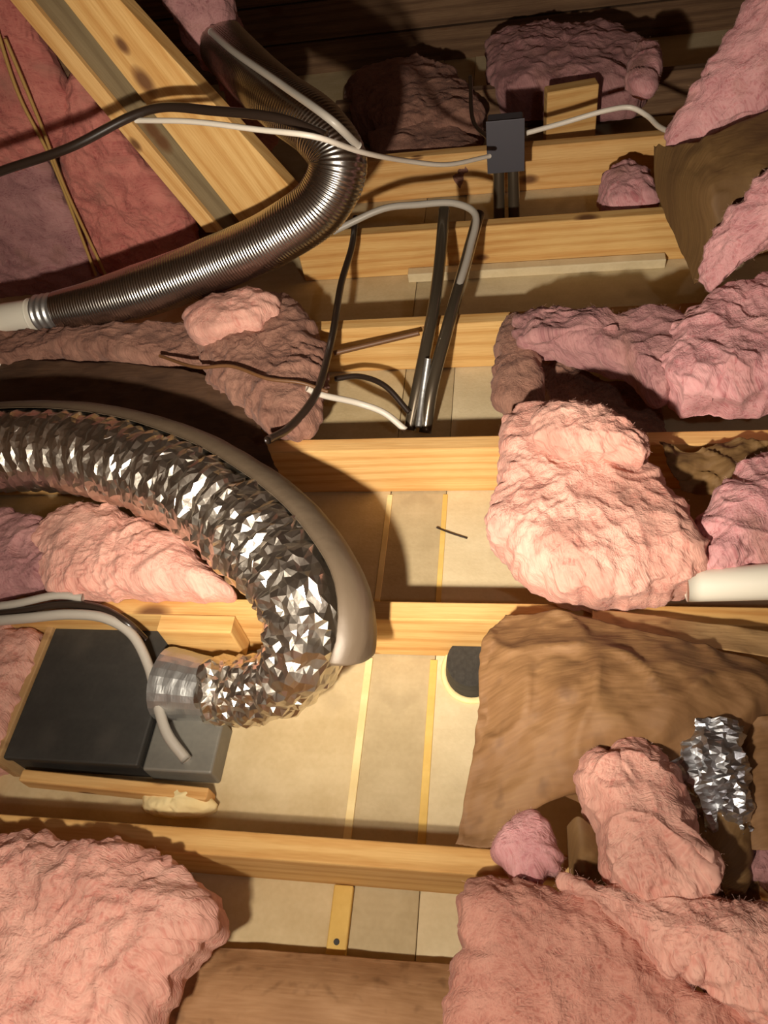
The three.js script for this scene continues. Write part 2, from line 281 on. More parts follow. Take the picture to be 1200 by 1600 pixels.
// back wall of dark horizontal boards
const wallBack = group('wall_back', null, 'dark brown plank wall at the far end of the attic', 'wall', null, 'structure');
{ const r = rng(5); for (let i = 0; i < 9; i++) part('plank', box(-2.6, 1.9, -.016 + i * .14, .118 + i * .14, -3.36 - .006 * r(), -3.32 + .01 * r(), .004, false, i * .7, i * .11), darkWood, wallBack); }
part('sheathing', box(-2.6, 1.9, -.06, 2.6, -3.42, -3.37, .002), darkWood, wallBack);
tag(mesh('wall_left', box(-2.7, -2.6, -.06, 2.0, -3.4, 1.8, .003, true), darkWood), 'dark plywood gable wall beyond the insulation', 'wall', null, 'structure');
tag(mesh('wall_right', box(1.9, 2.0, -.06, 2.0, -3.4, 1.8, .003, true), darkWood), 'dark plywood wall beyond the fallen batts', 'wall', null, 'structure');
tag(mesh('wall_front', box(-2.7, 2.0, -.06, 2.6, 1.7, 1.8, .003), darkWood), 'dark plywood wall behind the viewer', 'wall', null, 'structure');
tag(mesh('ceiling', mergeGeometries([board(V(-2.75, 1.55, -.8), V(-.35, 2.55, -.8), V(0, 0, 1), 5.4, .05), board(V(-.35, 2.55, -.8), V(2.05, 1.55, -.8), V(0, 0, 1), 5.4, .05)]), darkWood), 'underside of the brown plywood roof deck', 'ceiling', null, 'structure');

// ---------------------------------------------------------------- knee wall with strapped batts, upper left
const KO = V(0, 0, -1.93), KN = V(0, 0, 1);
const kp = (x, y, dz = 0) => onPlane(x, y, KO.clone().setZ(KO.z + dz), KN);
tag(mesh('wall_knee', (() => { const s = new THREE.Shape(); const q = [kp(-260, 560), kp(-260, -60), kp(60, -60), kp(300, 285), kp(350, 420)]; s.moveTo(q[0].x, -.0); s.lineTo(q[1].x, q[1].y); s.lineTo(q[2].x, q[2].y); s.lineTo(q[3].x, q[3].y); s.lineTo(q[4].x, 0); s.closePath(); const g = new THREE.ExtrudeGeometry(s, { depth: .04, bevelEnabled: false }); g.translate(0, 0, KO.z - .10); return g; })(), darkWood), 'dark backing board of the short wall behind the strapped pink batts', 'wall', null, 'structure');
const kneeBatts = [
  [[[-120, -30], [20, -30], [60, 60], [120, 190], [60, 250], [-120, 300]], pinkF, 'deep pink insulation batt high on the knee wall, beside the sloped rafter'],
  [[[118, 110], [190, 205], [300, 345], [300, 420], [180, 440], [120, 330], [95, 215]], pinkF, 'reddish insulation batt wedged on the knee wall between strap and rafter foot'],
  [[[-120, 290], [55, 240], [95, 300], [160, 450], [60, 520], [-120, 540]], pinkC, 'dusty pink insulation batt low on the knee wall, behind the white fitting']];
kneeBatts.forEach(([o, m, l], i) => tag(mesh('insulation_batt', pillow(o, { o: KO.clone().setZ(KO.z - .015), n: KN, top: .05, bot: .04, seed: 20 + i, lump: .012, pw: 6, wob: .004 }), m), l, 'insulation', 'batts strapped to the knee wall'));
const strapL = ['tan strap wire running down over the deep pink knee wall batt', 'tan strap wire running down beside the crossing black cable'];
[[[8, 60], [62, 190], [100, 290], [170, 440]], [[-10, 30], [30, 150], [78, 245], [128, 372], [150, 430]]].forEach((l, i) => tag(mesh('strap_wire', sweep(l.map(([x, y]) => kp(x, y, .062)), .0045, { seg: 40, rad_seg: 8 }), stringMat), strapL[i], 'strap', 'straps on the knee wall'));
{
  const g = group('sloped_rafter', kp(350, 320), 'diagonal yellow rafter with a board coloured grey for its shade and a thin edge strip against the knee wall', 'rafter');
  const edge = (a, b, c, d, dz, thick, mat, name, ox) => {                // board between two pixel edges on a plane in front of the wall
    const p = [a, b, c, d].map(([x, y]) => kp(x, y, dz)), s = new THREE.Shape(); s.moveTo(p[0].x, p[0].y); for (let i = 1; i < 4; i++) s.lineTo(p[i].x, p[i].y); s.closePath();
    const e = new THREE.ExtrudeGeometry(s, { depth: thick, bevelEnabled: true, bevelSize: .002, bevelThickness: .002, bevelSegments: 2 });
    const dir = p[1].clone().sub(p[0]).normalize(), per = V(-dir.y, dir.x, 0), q = e.attributes.position, uv = new Float32Array(q.count * 2);
    for (let i = 0; i < q.count; i++) { const v = V(q.getX(i), q.getY(i), 0); uv[2 * i] = v.dot(dir) + ox; uv[2 * i + 1] = v.dot(per) + q.getZ(i) * .7 + ox; }
    e.setAttribute('uv', new THREE.BufferAttribute(uv, 2)); e.translate(0, 0, KO.z + dz - thick); part(name, e, mat, g);
  };
  edge([70, -40], [380, 352], [478, 320], [150, -40], .15, .045, woodMats[0], 'rafter_board', .3);
  edge([15, -40], [350, 362], [386, 352], [72, -40], .10, .05, shadedWood, 'shaded_board', .8);
  edge([-8, -30], [322, 362], [346, 362], [18, -35], .115, .06, woodMats[2], 'edge_strip', 1.3);
}

// ---------------------------------------------------------------- foil flexible duct
{
  const pts = P([[-420, 760, .245], [-200, 730, .245], [0, 705, .245], [120, 708, .245], [240, 738, .245], [350, 797, .245], [430, 868, .245], [476, 945, .245], [474, 1020, .20], [436, 1068, .135], [376, 1080, .09], [330, 1078, .082]]);
  const g = group('flexible_duct', at(430, 900, .15), 'crumpled silver foil duct with a smooth outer jacket curving down to the black housing', 'duct');
  const rad = u => u < .74 ? .089 : lerp(.089, .060, clamp((u - .74) / .18));
  const SEG = 230, RS = 46, r = rng(77), jit = []; for (let i = 0; i < (SEG + 1) * RS; i++) jit.push(r() - .5);
  // creased foil: wire ribs with cross folds on the run, small sharp facets toward the bend
  const ridge = (x, y, z) => 1 - 2.6 * Math.abs(N(x, y, z));
  part('foil_core', sweep(pts, rad, { seg: SEG, rad_seg: RS, flat: true, jitter: .75, dr: (u, th, s) => {
    const c = Math.cos(th), q = Math.sin(th), amp = .22 + .78 * clamp((u - .38) * 3.2), i = Math.round(u * SEG), j = (Math.round(th / (Math.PI * 2) * RS) + RS) % RS;
    const rib = .0032 * (1 - 2 * Math.abs(Math.sin(s * Math.PI / .036 + 1.2 * N(s * 5, c * 1.2, q * 1.2))));
    const fold = .0050 * ridge(s * 24, c * 1.1 + 4, q * 1.1), fac = .0045 * ridge(s * 34 + 9, c * 3.6, q * 3.6 + 3), big = .008 * N(s * 7, c * 1.3 + 7, q * 1.3);
    return rib + (fold + fac + big) * amp + jit[i * RS + j] * .0018 * amp - .004; } }), foil, g);
  const jp = P([[-420, 760, .245], [-200, 730, .245], [0, 705, .245], [120, 708, .245], [240, 738, .245], [350, 797, .245], [432, 868, .245], [482, 945, .245], [490, 985, .232], [490, 1016, .208]]);
  const outer = new THREE.CatmullRomCurve3(jp, false, 'centripetal');
  // jacket: the outer half of the wrap, split open along the inner side, its cut edge tucked down onto the foil
  const seg = 110, rs = 40, pos = [], uv = [], idx = [], L = outer.getLength();
  for (let sft = 0; sft < 2; sft++) for (let i = 0; i <= seg; i++) {
    const u = i / seg, c = outer.getPointAt(u), t = outer.getTangentAt(u); const side = V(0, 0, 0).crossVectors(t, V(0, 1, 0)).normalize().multiplyScalar(-1), up = V(0, 0, 0).crossVectors(side, t).normalize(); if (up.y < 0) up.negate();
    const e1 = .92 + .12 * N(u * 9, 1, 2) + .25 * clamp((.35 - u) * 2);
    for (let j = 0; j <= rs; j++) {
      const th = lerp(-1.7, e1, j / rs), tuck = clamp((j / rs - .78) / .22);
      let R = lerp(.106, .114, clamp(u * 1.4)) + .004 * fbm(u * 9, th * 1.1, 4, 3) + .0018 * N(u * 34, th * 2, 7); R = lerp(R, .092, tuck * tuck) * lerp(1, .90, clamp((u - .86) * 7)) - (sft ? .002 : 0);
      const q = c.clone().addScaledVector(side, Math.cos(th) * R).addScaledVector(up, Math.sin(th) * R); pos.push(q.x, q.y, q.z); uv.push(u * L, th * R);
    }
  }
  const W = rs + 1, M = (seg + 1) * W;
  for (let i = 0; i < seg; i++) for (let j = 0; j < rs; j++) { const a = i * W + j; idx.push(a, a + 1, a + W, a + 1, a + W + 1, a + W); idx.push(M + a, M + a + W, M + a + 1, M + a + 1, M + a + W, M + a + W + 1); }
  const rim = (a, b) => idx.push(a, b, M + a, b, M + b, M + a);
  for (let i = 0; i < seg; i++) { rim(i * W, (i + 1) * W); rim(i * W + rs, (i + 1) * W + rs); }
  for (let j = 0; j < rs; j++) { rim(j, j + 1); rim(seg * W + j, seg * W + j + 1); }
  const jk = part('outer_jacket', indexed(pos, uv, idx), jacketMat, g); jk.userData.label = 'smooth taupe outer jacket';
}

// ---------------------------------------------------------------- grey ribbed duct, upper left
{
  const pts = P([[92, 486, .20], [150, 474, .21], [230, 452, .23], [330, 415, .27], [430, 370, .33], [505, 315, .40], [528, 255, .47], [500, 205, .52], [440, 160, .55], [370, 95, .57], [320, 30, .58], [290, -40, .58]]);
  const g = group('ribbed_duct', at(300, 430, .15), 'smooth grey ribbed aluminium duct bending back in front of the sloped rafter', 'duct');
  part('duct_body', sweep(pts, u => lerp(.050, .066, clamp(u * 9)), { seg: 1700, rad_seg: 28, dr: (u, th, s) => .0006 * Math.sin(s * Math.PI * 2 / .0075) + .003 * fbm(s * 6, Math.cos(th), Math.sin(th), 2) }), alu, g);
  part('end_collar', sweep(P([[62, 490, .195], [120, 481, .205]]), .047, { seg: 60, rad_seg: 24, dr: (u, th, s) => .0022 * Math.sin(s * Math.PI * 2 / .018) }), steel, g);
}
{
  const f = group('pipe_fitting', at(30, 495, .15), 'white plastic fitting joined to the end of the ribbed duct', 'fitting');
  part('sleeve', sweep(P([[-6, 500, .19], [62, 490, .195]]), .040, { seg: 8, rad_seg: 24 }), pvc, f);
  part('rim', sweep(P([[50, 492, .194], [64, 490, .195]]), .043, { seg: 4, rad_seg: 24 }), pvc, f);
  tag(mesh('pipe_elbow', sweep(P([[-60, 500, .16], [-22, 530, .16], [-10, 560, .15], [-40, 600, .14]]), .045, { seg: 30, rad_seg: 20 }), pvc), 'white plastic elbow below the pipe fitting at the batt edge', 'fitting');
}

// ---------------------------------------------------------------- black housing with metal boot
{
  const a = at(85, 978, .075), b = at(14, 1185, .075), z0 = a.z, z1 = b.z, x0 = (a.x + b.x) / 2 - .005, x1 = at(335, 1180, .06).x;
  const g = group('fan_housing', V((x0 + x1) / 2, 0, (z0 + z1) / 2), 'black sheet metal fan housing set between two joists beside the foil duct', 'housing');
  part('lid', box(x0, x1 - .13, .060, .075, z0, z1, .004), blackMetal, g).userData.label = 'black top plate';
  part('body', box(x0 + .004, x1 - .132, .0, .06, z0 + .004, z1 - .004, .003), blackMetal, g);
  part('reflecting_end', box(x1 - .13, x1, 0, .055, z0 + .17, z1, .005), reflectGrey, g).userData.label = 'grey end piece painted for light reflected off the top';
  part('side_flange', box(x0 - .016, x0, 0, .082, z0 - .005, z1 + .01, .003, true), kraftPale, g).userData.label = 'tan side strip';
  const boot = part('duct_collar', sweep(P([[262, 1068, .075], [300, 1073, .078], [345, 1080, .082]]), u => lerp(.068, .054, u), { seg: 24, rad_seg: 28, flat: true, dr: (u, th, s) => .004 * fbm(s * 40, th * 1.5, 3, 2) }), steel, g); boot.userData.label = 'shiny steel duct collar';
  part('collar_band', sweep(P([[340, 1079, .082], [358, 1082, .083]]), .057, { seg: 4, rad_seg: 28 }), steel, boot);
}
tag(mesh('wood_batten', board(at(40, 1216, .03), at(330, 1246, .03), V(0, 1, 0), .04, .022, .004, .4), woodMats[2]), 'short yellow wood batten along the near edge of the black housing', 'batten');
tag(mesh('plaster_lump', pillow([[225, 1238], [320, 1240], [335, 1262], [290, 1275], [230, 1266]], { h: .02, top: .03, bot: .02, seed: 41, lump: .004, fine: .002, seg: 60, rings: 14, wob: .002 }), tape), 'cream plaster lump at the end of the wood batten', 'plaster');
tag(mesh('wood_block', (() => { const p = at(300, 1000, 0), q = at(402, 1000, 0); const s = new THREE.Shape(), w = q.x - p.x; s.moveTo(0, .14); s.lineTo(w, .14); s.lineTo(w, .05); s.quadraticCurveTo(w, .03, w - .03, .028); s.lineTo(.03, .028); s.quadraticCurveTo(.012, .03, 0, .07); s.closePath(); const e = new THREE.ExtrudeGeometry(s, { depth: .03, bevelEnabled: true, bevelSize: .003, bevelThickness: .003, bevelSegments: 2 }); e.translate(p.x, 0, JZ(1) + .041); return e; })(), woodMats[1]), 'rounded orange wood block nailed to the joist above the steel collar', 'block');

// ---------------------------------------------------------------- ceiling box, near patch
{
  const c = at(738, 1050, .0), g = group('ceiling_box', c, 'dark grey round ceiling box in a plastered hole beside the curled kraft paper', 'electrical box');
  const s = new THREE.CylinderGeometry(.045, .05, .045, 28); s.scale(1, 1, 1.1); s.translate(c.x, .0225, c.z); part('cap', s, blackMetal, g);
  const t = new THREE.TorusGeometry(.053, .006, 10, 40); t.rotateX(Math.PI / 2); t.scale(1, 1, 1.1); t.translate(c.x, .003, c.z); part('plaster_rim', t, tape, g);
}
{
  const c = at(532, 1445, 0); const g = group('wood_shim', c, 'small yellow wood shim with a dark nail hole beside the kraft strip', 'shim');
  part('shim_board', box(c.x - .016, c.x + .016, 0, .012, -.25, -.14, .003, true, .2, .6), yellowTape, g);
  const n = at(526, 1472, .012); const h = new THREE.CylinderGeometry(.0045, .0045, .004, 14); h.translate(n.x, .0125, n.z); part('nail', h, blackMetal, g);
}

// ---------------------------------------------------------------- insulation batts
// loose glass fibres standing on a batt
const fibreGeo = [0, 1, 2].map(k => new THREE.TubeGeometry(new THREE.CatmullRomCurve3([V(0, 0, 0), V(.004, .003 + .001 * k, .002 * (k - 1)), V(.010, .003, .001 * k), V(.016 + .003 * k, .001 - .002 * k, -.003 + .003 * k)]), 6, .00022, 3, false));
function fuzz(m, count, seed, mat) {
  const r = rng(seed * 977 + 5), p = m.geometry.attributes.position, n = m.geometry.attributes.normal, inst = new THREE.InstancedMesh(fibreGeo[seed % 3], mat, count), M = new THREE.Matrix4();
  for (let i = 0; i < count; i++) {
    const k = Math.floor(Math.pow(r(), .8) * p.count * .88), a = r() * 6.283, nn = V(n.getX(k), n.getY(k), n.getZ(k)); let t = Math.abs(nn.y) > .8 ? V(Math.cos(a), 0, Math.sin(a)) : V(Math.cos(a), Math.sin(a), .3);
    t.addScaledVector(nn, -t.dot(nn)).normalize().addScaledVector(nn, .1 * r() - .08).normalize(); const b = V(0, 0, 0).crossVectors(t, nn).normalize(), up = V(0, 0, 0).crossVectors(b, t); const s = .3 + .45 * r();
    M.makeBasis(t.multiplyScalar(s), up.multiplyScalar(s), b.multiplyScalar(s)).setPosition(p.getX(k), p.getY(k), p.getZ(k)); inst.setMatrixAt(i, M);
  }
  inst.name = 'fibre_fuzz'; inst.userData.kind = 'stuff'; inst.castShadow = inst.receiveShadow = true; m.add(inst);
}
const fuzzPink = new THREE.MeshStandardMaterial({ color: 0xe2b4a4, roughness: .8 }), fuzzDull = new THREE.MeshStandardMaterial({ color: 0xae8478, roughness: .8 });
const B = (outline, mat, o, label, grp) => { const m = mesh('insulation_batt', pillow(outline, o), mat); fuzz(m, o.seg ? 350 : 1300, o.seed, mat === pinkC || mat === pinkD ? fuzzDull : fuzzPink); return tag(m, label, 'insulation', grp || 'loose pink batts'); };
// near left
B([[-80, 1320], [60, 1312], [190, 1318], [270, 1350], [322, 1400], [334, 1440], [305, 1478], [262, 1530], [225, 1620], [150, 1700], [-80, 1700]], pinkA, { h: .215, top: .055, bot: .075, seed: 3, lump: .016, wrinkle: .006, pw: 4 }, 'thick salmon batt with a frayed edge over the near joist, left of the bare drywall');
// near right
B([[738, 1385], [860, 1385], [980, 1450], [1090, 1530], [1200, 1570], [1240, 1680], [690, 1680], [705, 1560], [718, 1480]], pinkE, { h: .20, top: .04, bot: .06, seed: 4, lump: .014, wrinkle: .004, pw: 5 }, 'dusky rose batt lying flat on the near joist beside the bare drywall');
B([[868, 1372], [960, 1388], [1050, 1392], [1140, 1420], [1260, 1440], [1270, 1620], [1180, 1590], [1080, 1530], [985, 1462], [905, 1410]], pinkA, { h: .235, top: .04, bot: .05, seed: 5, lump: .016, wrinkle: .008, dent: [[985, 1402, .03, .03]] }, 'bright salmon batt folded over the rose batt below the standing pink tongue');
B([[908, 1215], [945, 1178], [1000, 1165], [1046, 1198], [1072, 1270], [1098, 1340], [1112, 1400], [1040, 1420], [965, 1390], [938, 1300]], pinkA, { h: .235, top: .05, bot: .05, seed: 6, lump: .016, wrinkle: .010 }, 'salmon pink tongue of insulation standing out through the torn kraft paper');
B([[770, 1330], [790, 1296], [835, 1272], [862, 1300], [878, 1350], [840, 1372], [800, 1362]], pinkB, { h: .175, top: .03, bot: .03, seed: 7, lump: .008, seg: 90, rings: 24 }, 'small pale pink tuft under the torn hole in the kraft paper');
B([[1150, 1150], [1185, 1070], [1260, 1040], [1290, 1250], [1260, 1420], [1180, 1380], [1165, 1290]], pinkC, { h: .16, top: .03, bot: .04, seed: 8 }, 'dusty rose batt beside the crumpled foil sleeve');
// centre right
B([[800, 650], [880, 640], [985, 700], [1030, 742], [1085, 815], [1100, 880], [1060, 912], [985, 925], [925, 928], [860, 908], [795, 862], [768, 820], [782, 740]], pinkA, { h: .225, top: .05, bot: .075, seed: 9, lump: .014, wrinkle: .010, pw: 4, dent: [[905, 735, .025, .014], [835, 745, .025, .012]] }, 'large salmon batt with a ragged rounded edge beside the white pipe');
B([[842, 640], [905, 632], [960, 650], [1012, 688], [1006, 712], [940, 705], [870, 700], [838, 676]], pinkA, { h: .305, top: .03, bot: .03, seed: 10, lump: .008, wrinkle: .006, seg: 120, rings: 30 }, 'peeled light pink flap along the top of the large salmon batt');
B([[806, 498], [860, 488], [960, 498], [1060, 490], [1120, 530], [1090, 590], [1030, 612], [985, 570], [915, 552], [860, 535], [815, 535]], pinkC, { h: .20, top: .035, bot: .05, seed: 11, lump: .016, wrinkle: .010 }, 'dusty mauve batt on the joists above the dark gap');
B([[1050, 520], [1120, 470], [1220, 440], [1280, 540], [1260, 610], [1160, 618], [1060, 612], [1035, 580]], pinkB, { h: .22, top: .05, bot: .07, seed: 12, lump: .018, wrinkle: .010 }, 'rose batt heaped below the hanging pink roll end');
B([[1095, 830], [1130, 760], [1190, 720], [1270, 730], [1290, 880], [1180, 885], [1105, 888]], pinkB, { h: .215, top: .045, bot: .07, seed: 13, lump: .018, wrinkle: .010 }, 'rose batt behind the white pipe against the large salmon batt');
B([[780, 520], [805, 490], [838, 560], [846, 640], [805, 655], [776, 630], [772, 570]], pinkD, { h: .16, top: .03, bot: .02, seed: 14, lump: .008, seg: 90, rings: 24 }, 'brown dirty batt edge hanging over the knotty joist');
B([[848, 560], [930, 585], [1010, 610], [1040, 660], [1000, 690], [900, 660], [850, 620]], pinkD, { h: .07, top: .02, bot: .06, seed: 34, lump: .012 }, 'dark brown insulation scrap filling in the darkness of the gap between dusty and salmon batts');  // brown fill put in for the darkness of the gap
// left centre
B([[70, 812], [110, 792], [190, 800], [265, 835], [330, 890], [362, 925], [280, 930], [170, 930], [85, 925], [60, 870]], pinkA, { h: .17, top: .045, bot: .03, seed: 15, lump: .012 }, 'soft salmon batt tucked under the foil duct');
B([[-120, 800], [30, 800], [75, 830], [80, 900], [40, 925], [-120, 940]], pinkC, { h: .165, top: .035, bot: .025, seed: 16 }, 'dull mauve batt left of the salmon batt under the foil duct');
B([[-140, 985], [20, 985], [62, 995], [20, 1110], [-30, 1200], [-160, 1220]], pinkA, { h: .08, top: .03, bot: .08, seed: 17, lump: .010 }, 'pink batt filling the bay beside the tan strip of the black housing');
B([[330, 470], [400, 462], [470, 485], [505, 540], [508, 610], [490, 668], [440, 678], [380, 640], [330, 590], [310, 530]], pinkD, { h: .17, top: .05, bot: .03, seed: 18, lump: .014, wrinkle: .008 }, 'brownish pink batt behind the foil duct beside the thin dark cable');
B([[290, 490], [345, 462], [410, 458], [432, 480], [390, 510], [310, 525]], pinkA, { h: .235, top: .03, bot: .03, seed: 19, lump: .010, seg: 90, rings: 24 }, 'orange pink tuft right under the ribbed duct');
B([[-60, 535], [60, 520], [180, 515], [300, 520], [345, 560], [260, 575], [120, 560], [-60, 575]], pinkD, { h: .15, top: .04, bot: .03, seed: 24, lump: .014, wrinkle: .008 }, 'flat dirty brown batt between the ribbed duct and the foil duct');
// far: brown mounds coloured dark for the dim far end
B([[262, -40], [330, -40], [375, 60], [440, 180], [425, 240], [380, 190], [330, 110], [285, 40]], pinkC, { o: kp(340, 100, -.18), n: KN, top: .05, bot: .06, seed: 25, lump: .016 }, 'strip of pink insulation behind the sloped rafter');
B([[545, 130], [600, 100], [690, 105], [740, 150], [750, 190], [640, 200], [560, 180]], pinkD, { h: .12, top: .05, bot: .1, seed: 26 }, 'insulation mound coloured dark brown for dimness behind the ribbed duct bend');
B([[590, 205], [680, 195], [745, 215], [735, 255], [650, 250], [585, 235]], pinkD, { h: .10, top: .03, bot: .09, seed: 27, seg: 90, rings: 24 }, 'low brown insulation scrap under the sagging white cable');
B([[775, 60], [850, 45], [960, 50], [1010, 80], [1000, 135], [900, 140], [785, 140]], pinkC, { h: .15, top: .06, bot: .1, seed: 28 }, 'mauve insulation heap far behind the grey junction box');
B([[985, 95], [1000, 60], [1022, 68], [1030, 120], [1010, 140], [985, 130]], pinkB, { h: .26, top: .03, bot: .03, seed: 29, seg: 70, rings: 18 }, 'small pale mauve scrap on the far insulation heap');
B([[945, 275], [985, 262], [1015, 285], [1012, 318], [960, 320], [940, 300]], pinkB, { h: .11, top: .04, bot: .06, seed: 30, seg: 80, rings: 20 }, 'pale pink scrap caught between two joists beside the hanging kraft roll');

// ---------------------------------------------------------------- hanging kraft-faced batts, upper right
{
  const hn = V(-.35, .55, .75).normalize();
  const o1 = at(1100, 210, .34), o2 = at(1130, 370, .30);
  B([[1040, 205], [1075, 150], [1140, 55], [1180, -20], [1400, -140], [1480, 40], [1180, 180], [1090, 225], [1052, 235]], pinkB, { o: o1, n: hn, top: .05, bot: .04, seed: 31, lump: .014 }, 'rose batt rolled down over the brown kraft paper, pointing at the junction box');
  B([[1088, 430], [1110, 370], [1150, 315], [1210, 255], [1400, 180], [1440, 300], [1200, 385], [1140, 425], [1110, 452]], pinkB, { o: o2, n: hn, top: .04, bot: .03, seed: 32, lump: .012 }, 'bright rose batt end hanging below the brown kraft roll');
}
const kraftSheet = (rows, o, mat, label) => tag(mesh('kraft_paper', sheet(rows, o), mat), label, 'paper', 'torn brown kraft facings');
kraftSheet([[[1022, 225, .30], [1080, 225, .36], [1150, 195, .40], [1420, 90, .42]], [[1025, 300, .22], [1090, 300, .33], [1160, 270, .37], [1420, 190, .40]], [[1055, 370, .18], [1110, 370, .26], [1170, 330, .31], [1420, 270, .34]], [[1085, 445, .17], [1120, 425, .22], [1180, 400, .26], [1420, 350, .28]]], { seed: 2, crease: .008 }, kraftDark, 'dark brown kraft paper roll hanging between the two rose batts');
kraftSheet([[[790, 962, .20], [895, 962, .21], [1020, 990, .22], [1195, 1035, .21], [1260, 1050, .20]], [[752, 1010, .20], [880, 1030, .25], [1020, 1050, .265], [1185, 1075, .23], [1260, 1090, .20]], [[748, 1100, .19], [870, 1120, .25], [1000, 1130, .265], [1120, 1130, .23], [1200, 1140, .18]], [[735, 1200, .17], [830, 1200, .21], [920, 1205, .22], [1020, 1220, .19], [1080, 1240, .16]], [[712, 1322, .145], [775, 1325, .155], [818, 1275, .18], [870, 1240, .19], [940, 1270, .16]]], { nu: 80, nv: 80, seed: 4, crease: .013, freq: 10, torn: .008 }, kraft, 'big curled brown kraft paper sheet draped between two joists');
kraftSheet([[[925, 952, .165], [1010, 960, .17], [1110, 975, .175], [1260, 995, .18]], [[925, 978, .185], [1010, 995, .20], [1110, 1012, .21], [1260, 1035, .20]]], { nu: 12, nv: 50, seed: 6, crease: .003 }, kraftPale, 'pale tan stapling flange along the top of the big kraft sheet');
kraftSheet([[[886, 1290, .20], [905, 1275, .225], [935, 1300, .20]], [[888, 1330, .17], [908, 1325, .20], [940, 1345, .18]], [[890, 1372, .15], [910, 1375, .16], [945, 1385, .15]]], { nu: 24, nv: 20, seed: 8, crease: .004 }, kraftDark, 'olive brown kraft flap standing beside the torn hole');
kraftSheet([[[1040, 1150, .13], [1060, 1118, .20], [1130, 1118, .21], [1170, 1140, .18]], [[1045, 1220, .13], [1080, 1230, .11], [1140, 1230, .12], [1178, 1230, .17]], [[1075, 1320, .13], [1100, 1320, .13], [1150, 1320, .13], [1180, 1330, .16]], [[1100, 1420, .16], [1130, 1420, .15], [1165, 1410, .15], [1190, 1420, .16]]], { seed: 9, crease: .005 }, kraftDark, 'dark kraft trough holding the crumpled foil sleeve');
kraftSheet([[[1158, 1130, .185], [1185, 1120, .21], [1250, 1110, .21]], [[1160, 1230, .185], [1190, 1230, .205], [1250, 1230, .20]], [[1168, 1330, .175], [1200, 1330, .19], [1250, 1330, .19]]], { nu: 30, nv: 24, seed: 10, crease: .008 }, kraft, 'brown kraft scrap right beside the crumpled foil sleeve');
kraftSheet([[[300, 1478, .05], [430, 1486, .055], [560, 1496, .055], [720, 1508, .05]], [[270, 1550, .085], [430, 1550, .095], [570, 1560, .095], [740, 1570, .085]], [[240, 1680, .10], [430, 1680, .11], [570, 1690, .11], [760, 1690, .10]]], { seed: 11, crease: .004, torn: .002 }, kraftTan, 'flat brown kraft strip lying in the nearest bay between two batts');

kraftSheet([[[-80, 575, .15], [60, 565, .16], [200, 570, .16], [330, 590, .165], [400, 640, .155]], [[-80, 640, .15], [60, 625, .15], [200, 630, .15], [330, 665, .15], [425, 715, .15]], [[-80, 740, .145], [60, 740, .145], [200, 740, .145], [360, 770, .145], [470, 800, .145]]], { seed: 15, crease: .006 }, ductShadeMat, 'dark sheet painted in for the shadow beside the foil duct');  // dark cover laid where the duct shadow falls
kraftSheet([[[1030, 690, .17], [1085, 705, .18], [1140, 690, .17], [1200, 690, .18]], [[1045, 725, .19], [1095, 720, .175], [1150, 728, .185], [1200, 715, .17]], [[1065, 770, .15], [1105, 775, .16], [1145, 770, .15], [1200, 750, .15]]], { nu: 26, nv: 30, seed: 17, crease: .012, freq: 22, torn: .012 }, kraftDark, 'crumpled brown kraft scrap on the joist behind the large salmon batt');
// crumpled foil sleeve
{
  const g = group('foil_sleeve', at(1110, 1220, .14), 'crumpled grey foil sleeve with a dark tail lying in the torn kraft trough', 'foil');
  part('sleeve', sweep(P([[1096, 1142, .20], [1106, 1190, .20], [1120, 1240, .19], [1138, 1300, .17]]), u => lerp(.057, .034, u * u), { seg: 40, rad_seg: 40, flat: true, jitter: .8, dr: (u, th) => { const c = Math.cos(th), q = Math.sin(th), R = (x, y, z) => 1 - 2.6 * Math.abs(N(x, y, z)); return .010 * R(u * 3, c * 1.4, q * 1.4) + .005 * R(u * 6 + 3, c * 3, q * 3) - .011; } }), foilGrey, g);
  part('tail', sweep(P([[1130, 1275, .175], [1138, 1330, .17], [1150, 1400, .16]]), u => lerp(.036, .012, u * u), { seg: 24, rad_seg: 16, dr: (u, th) => .008 * fbm(u * 5, Math.cos(th) * 2, Math.sin(th) * 2, 2) }), kraftDark, g).userData.label = 'dark brown paper tail';
}
// white pipe
{
  const a = at(1072, 916, .20), b = at(1290, 904, .215), g = group('plastic_pipe', a, 'short white plastic pipe lying against the salmon batt', 'pipe');
  const o = sweep([a, a.clone().lerp(b, .5), b], u => lerp(.026, .032, u), { seg: 10, rad_seg: 28 }); part('tube', o, pvc, g);
}

// ---------------------------------------------------------------- junction box, block, pipes
{
  const a = at(790, 222, .24), g = group('junction_box', V(a.x, .14, a.z), 'grey metal junction box on a post where the thin cables meet', 'electrical box');
  part('box_body', box(a.x - .048, a.x + .048, a.y - .07, a.y + .07, a.z - .025, a.z + .025, .006), boxGrey, g);
  part('cover_plate', box(a.x - .052, a.x + .052, a.y - .074, a.y + .074, a.z + .025, a.z + .028, .001), boxGrey, g);
  for (const s of [-.02, .02]) part('conduit', sweep([V(a.x + s, a.y - .06, a.z), V(a.x + s * 1.05, .12, a.z + .012), V(a.x + s * 1.1, .01, a.z + .03)], .0165, { seg: 16, rad_seg: 14 }), pipeMat, g);
}
{
  const a = at(852, 162, .183).setY(.1125), b = at(932, 148, .183).setY(.1125); tag(mesh('wood_block', board(a, b, V(0, 1, 0), .225, .05, .005, .6), woodMats[1]), 'small olive yellow wood block behind the junction box', 'block');
}
const cable = (name, pts, r, mat, label, cat = 'cable', opt = {}) => tag(mesh(name, sweep(P(pts), r, { seg: 90, rad_seg: 10, ...opt }), mat), label, cat, 'loose cables');
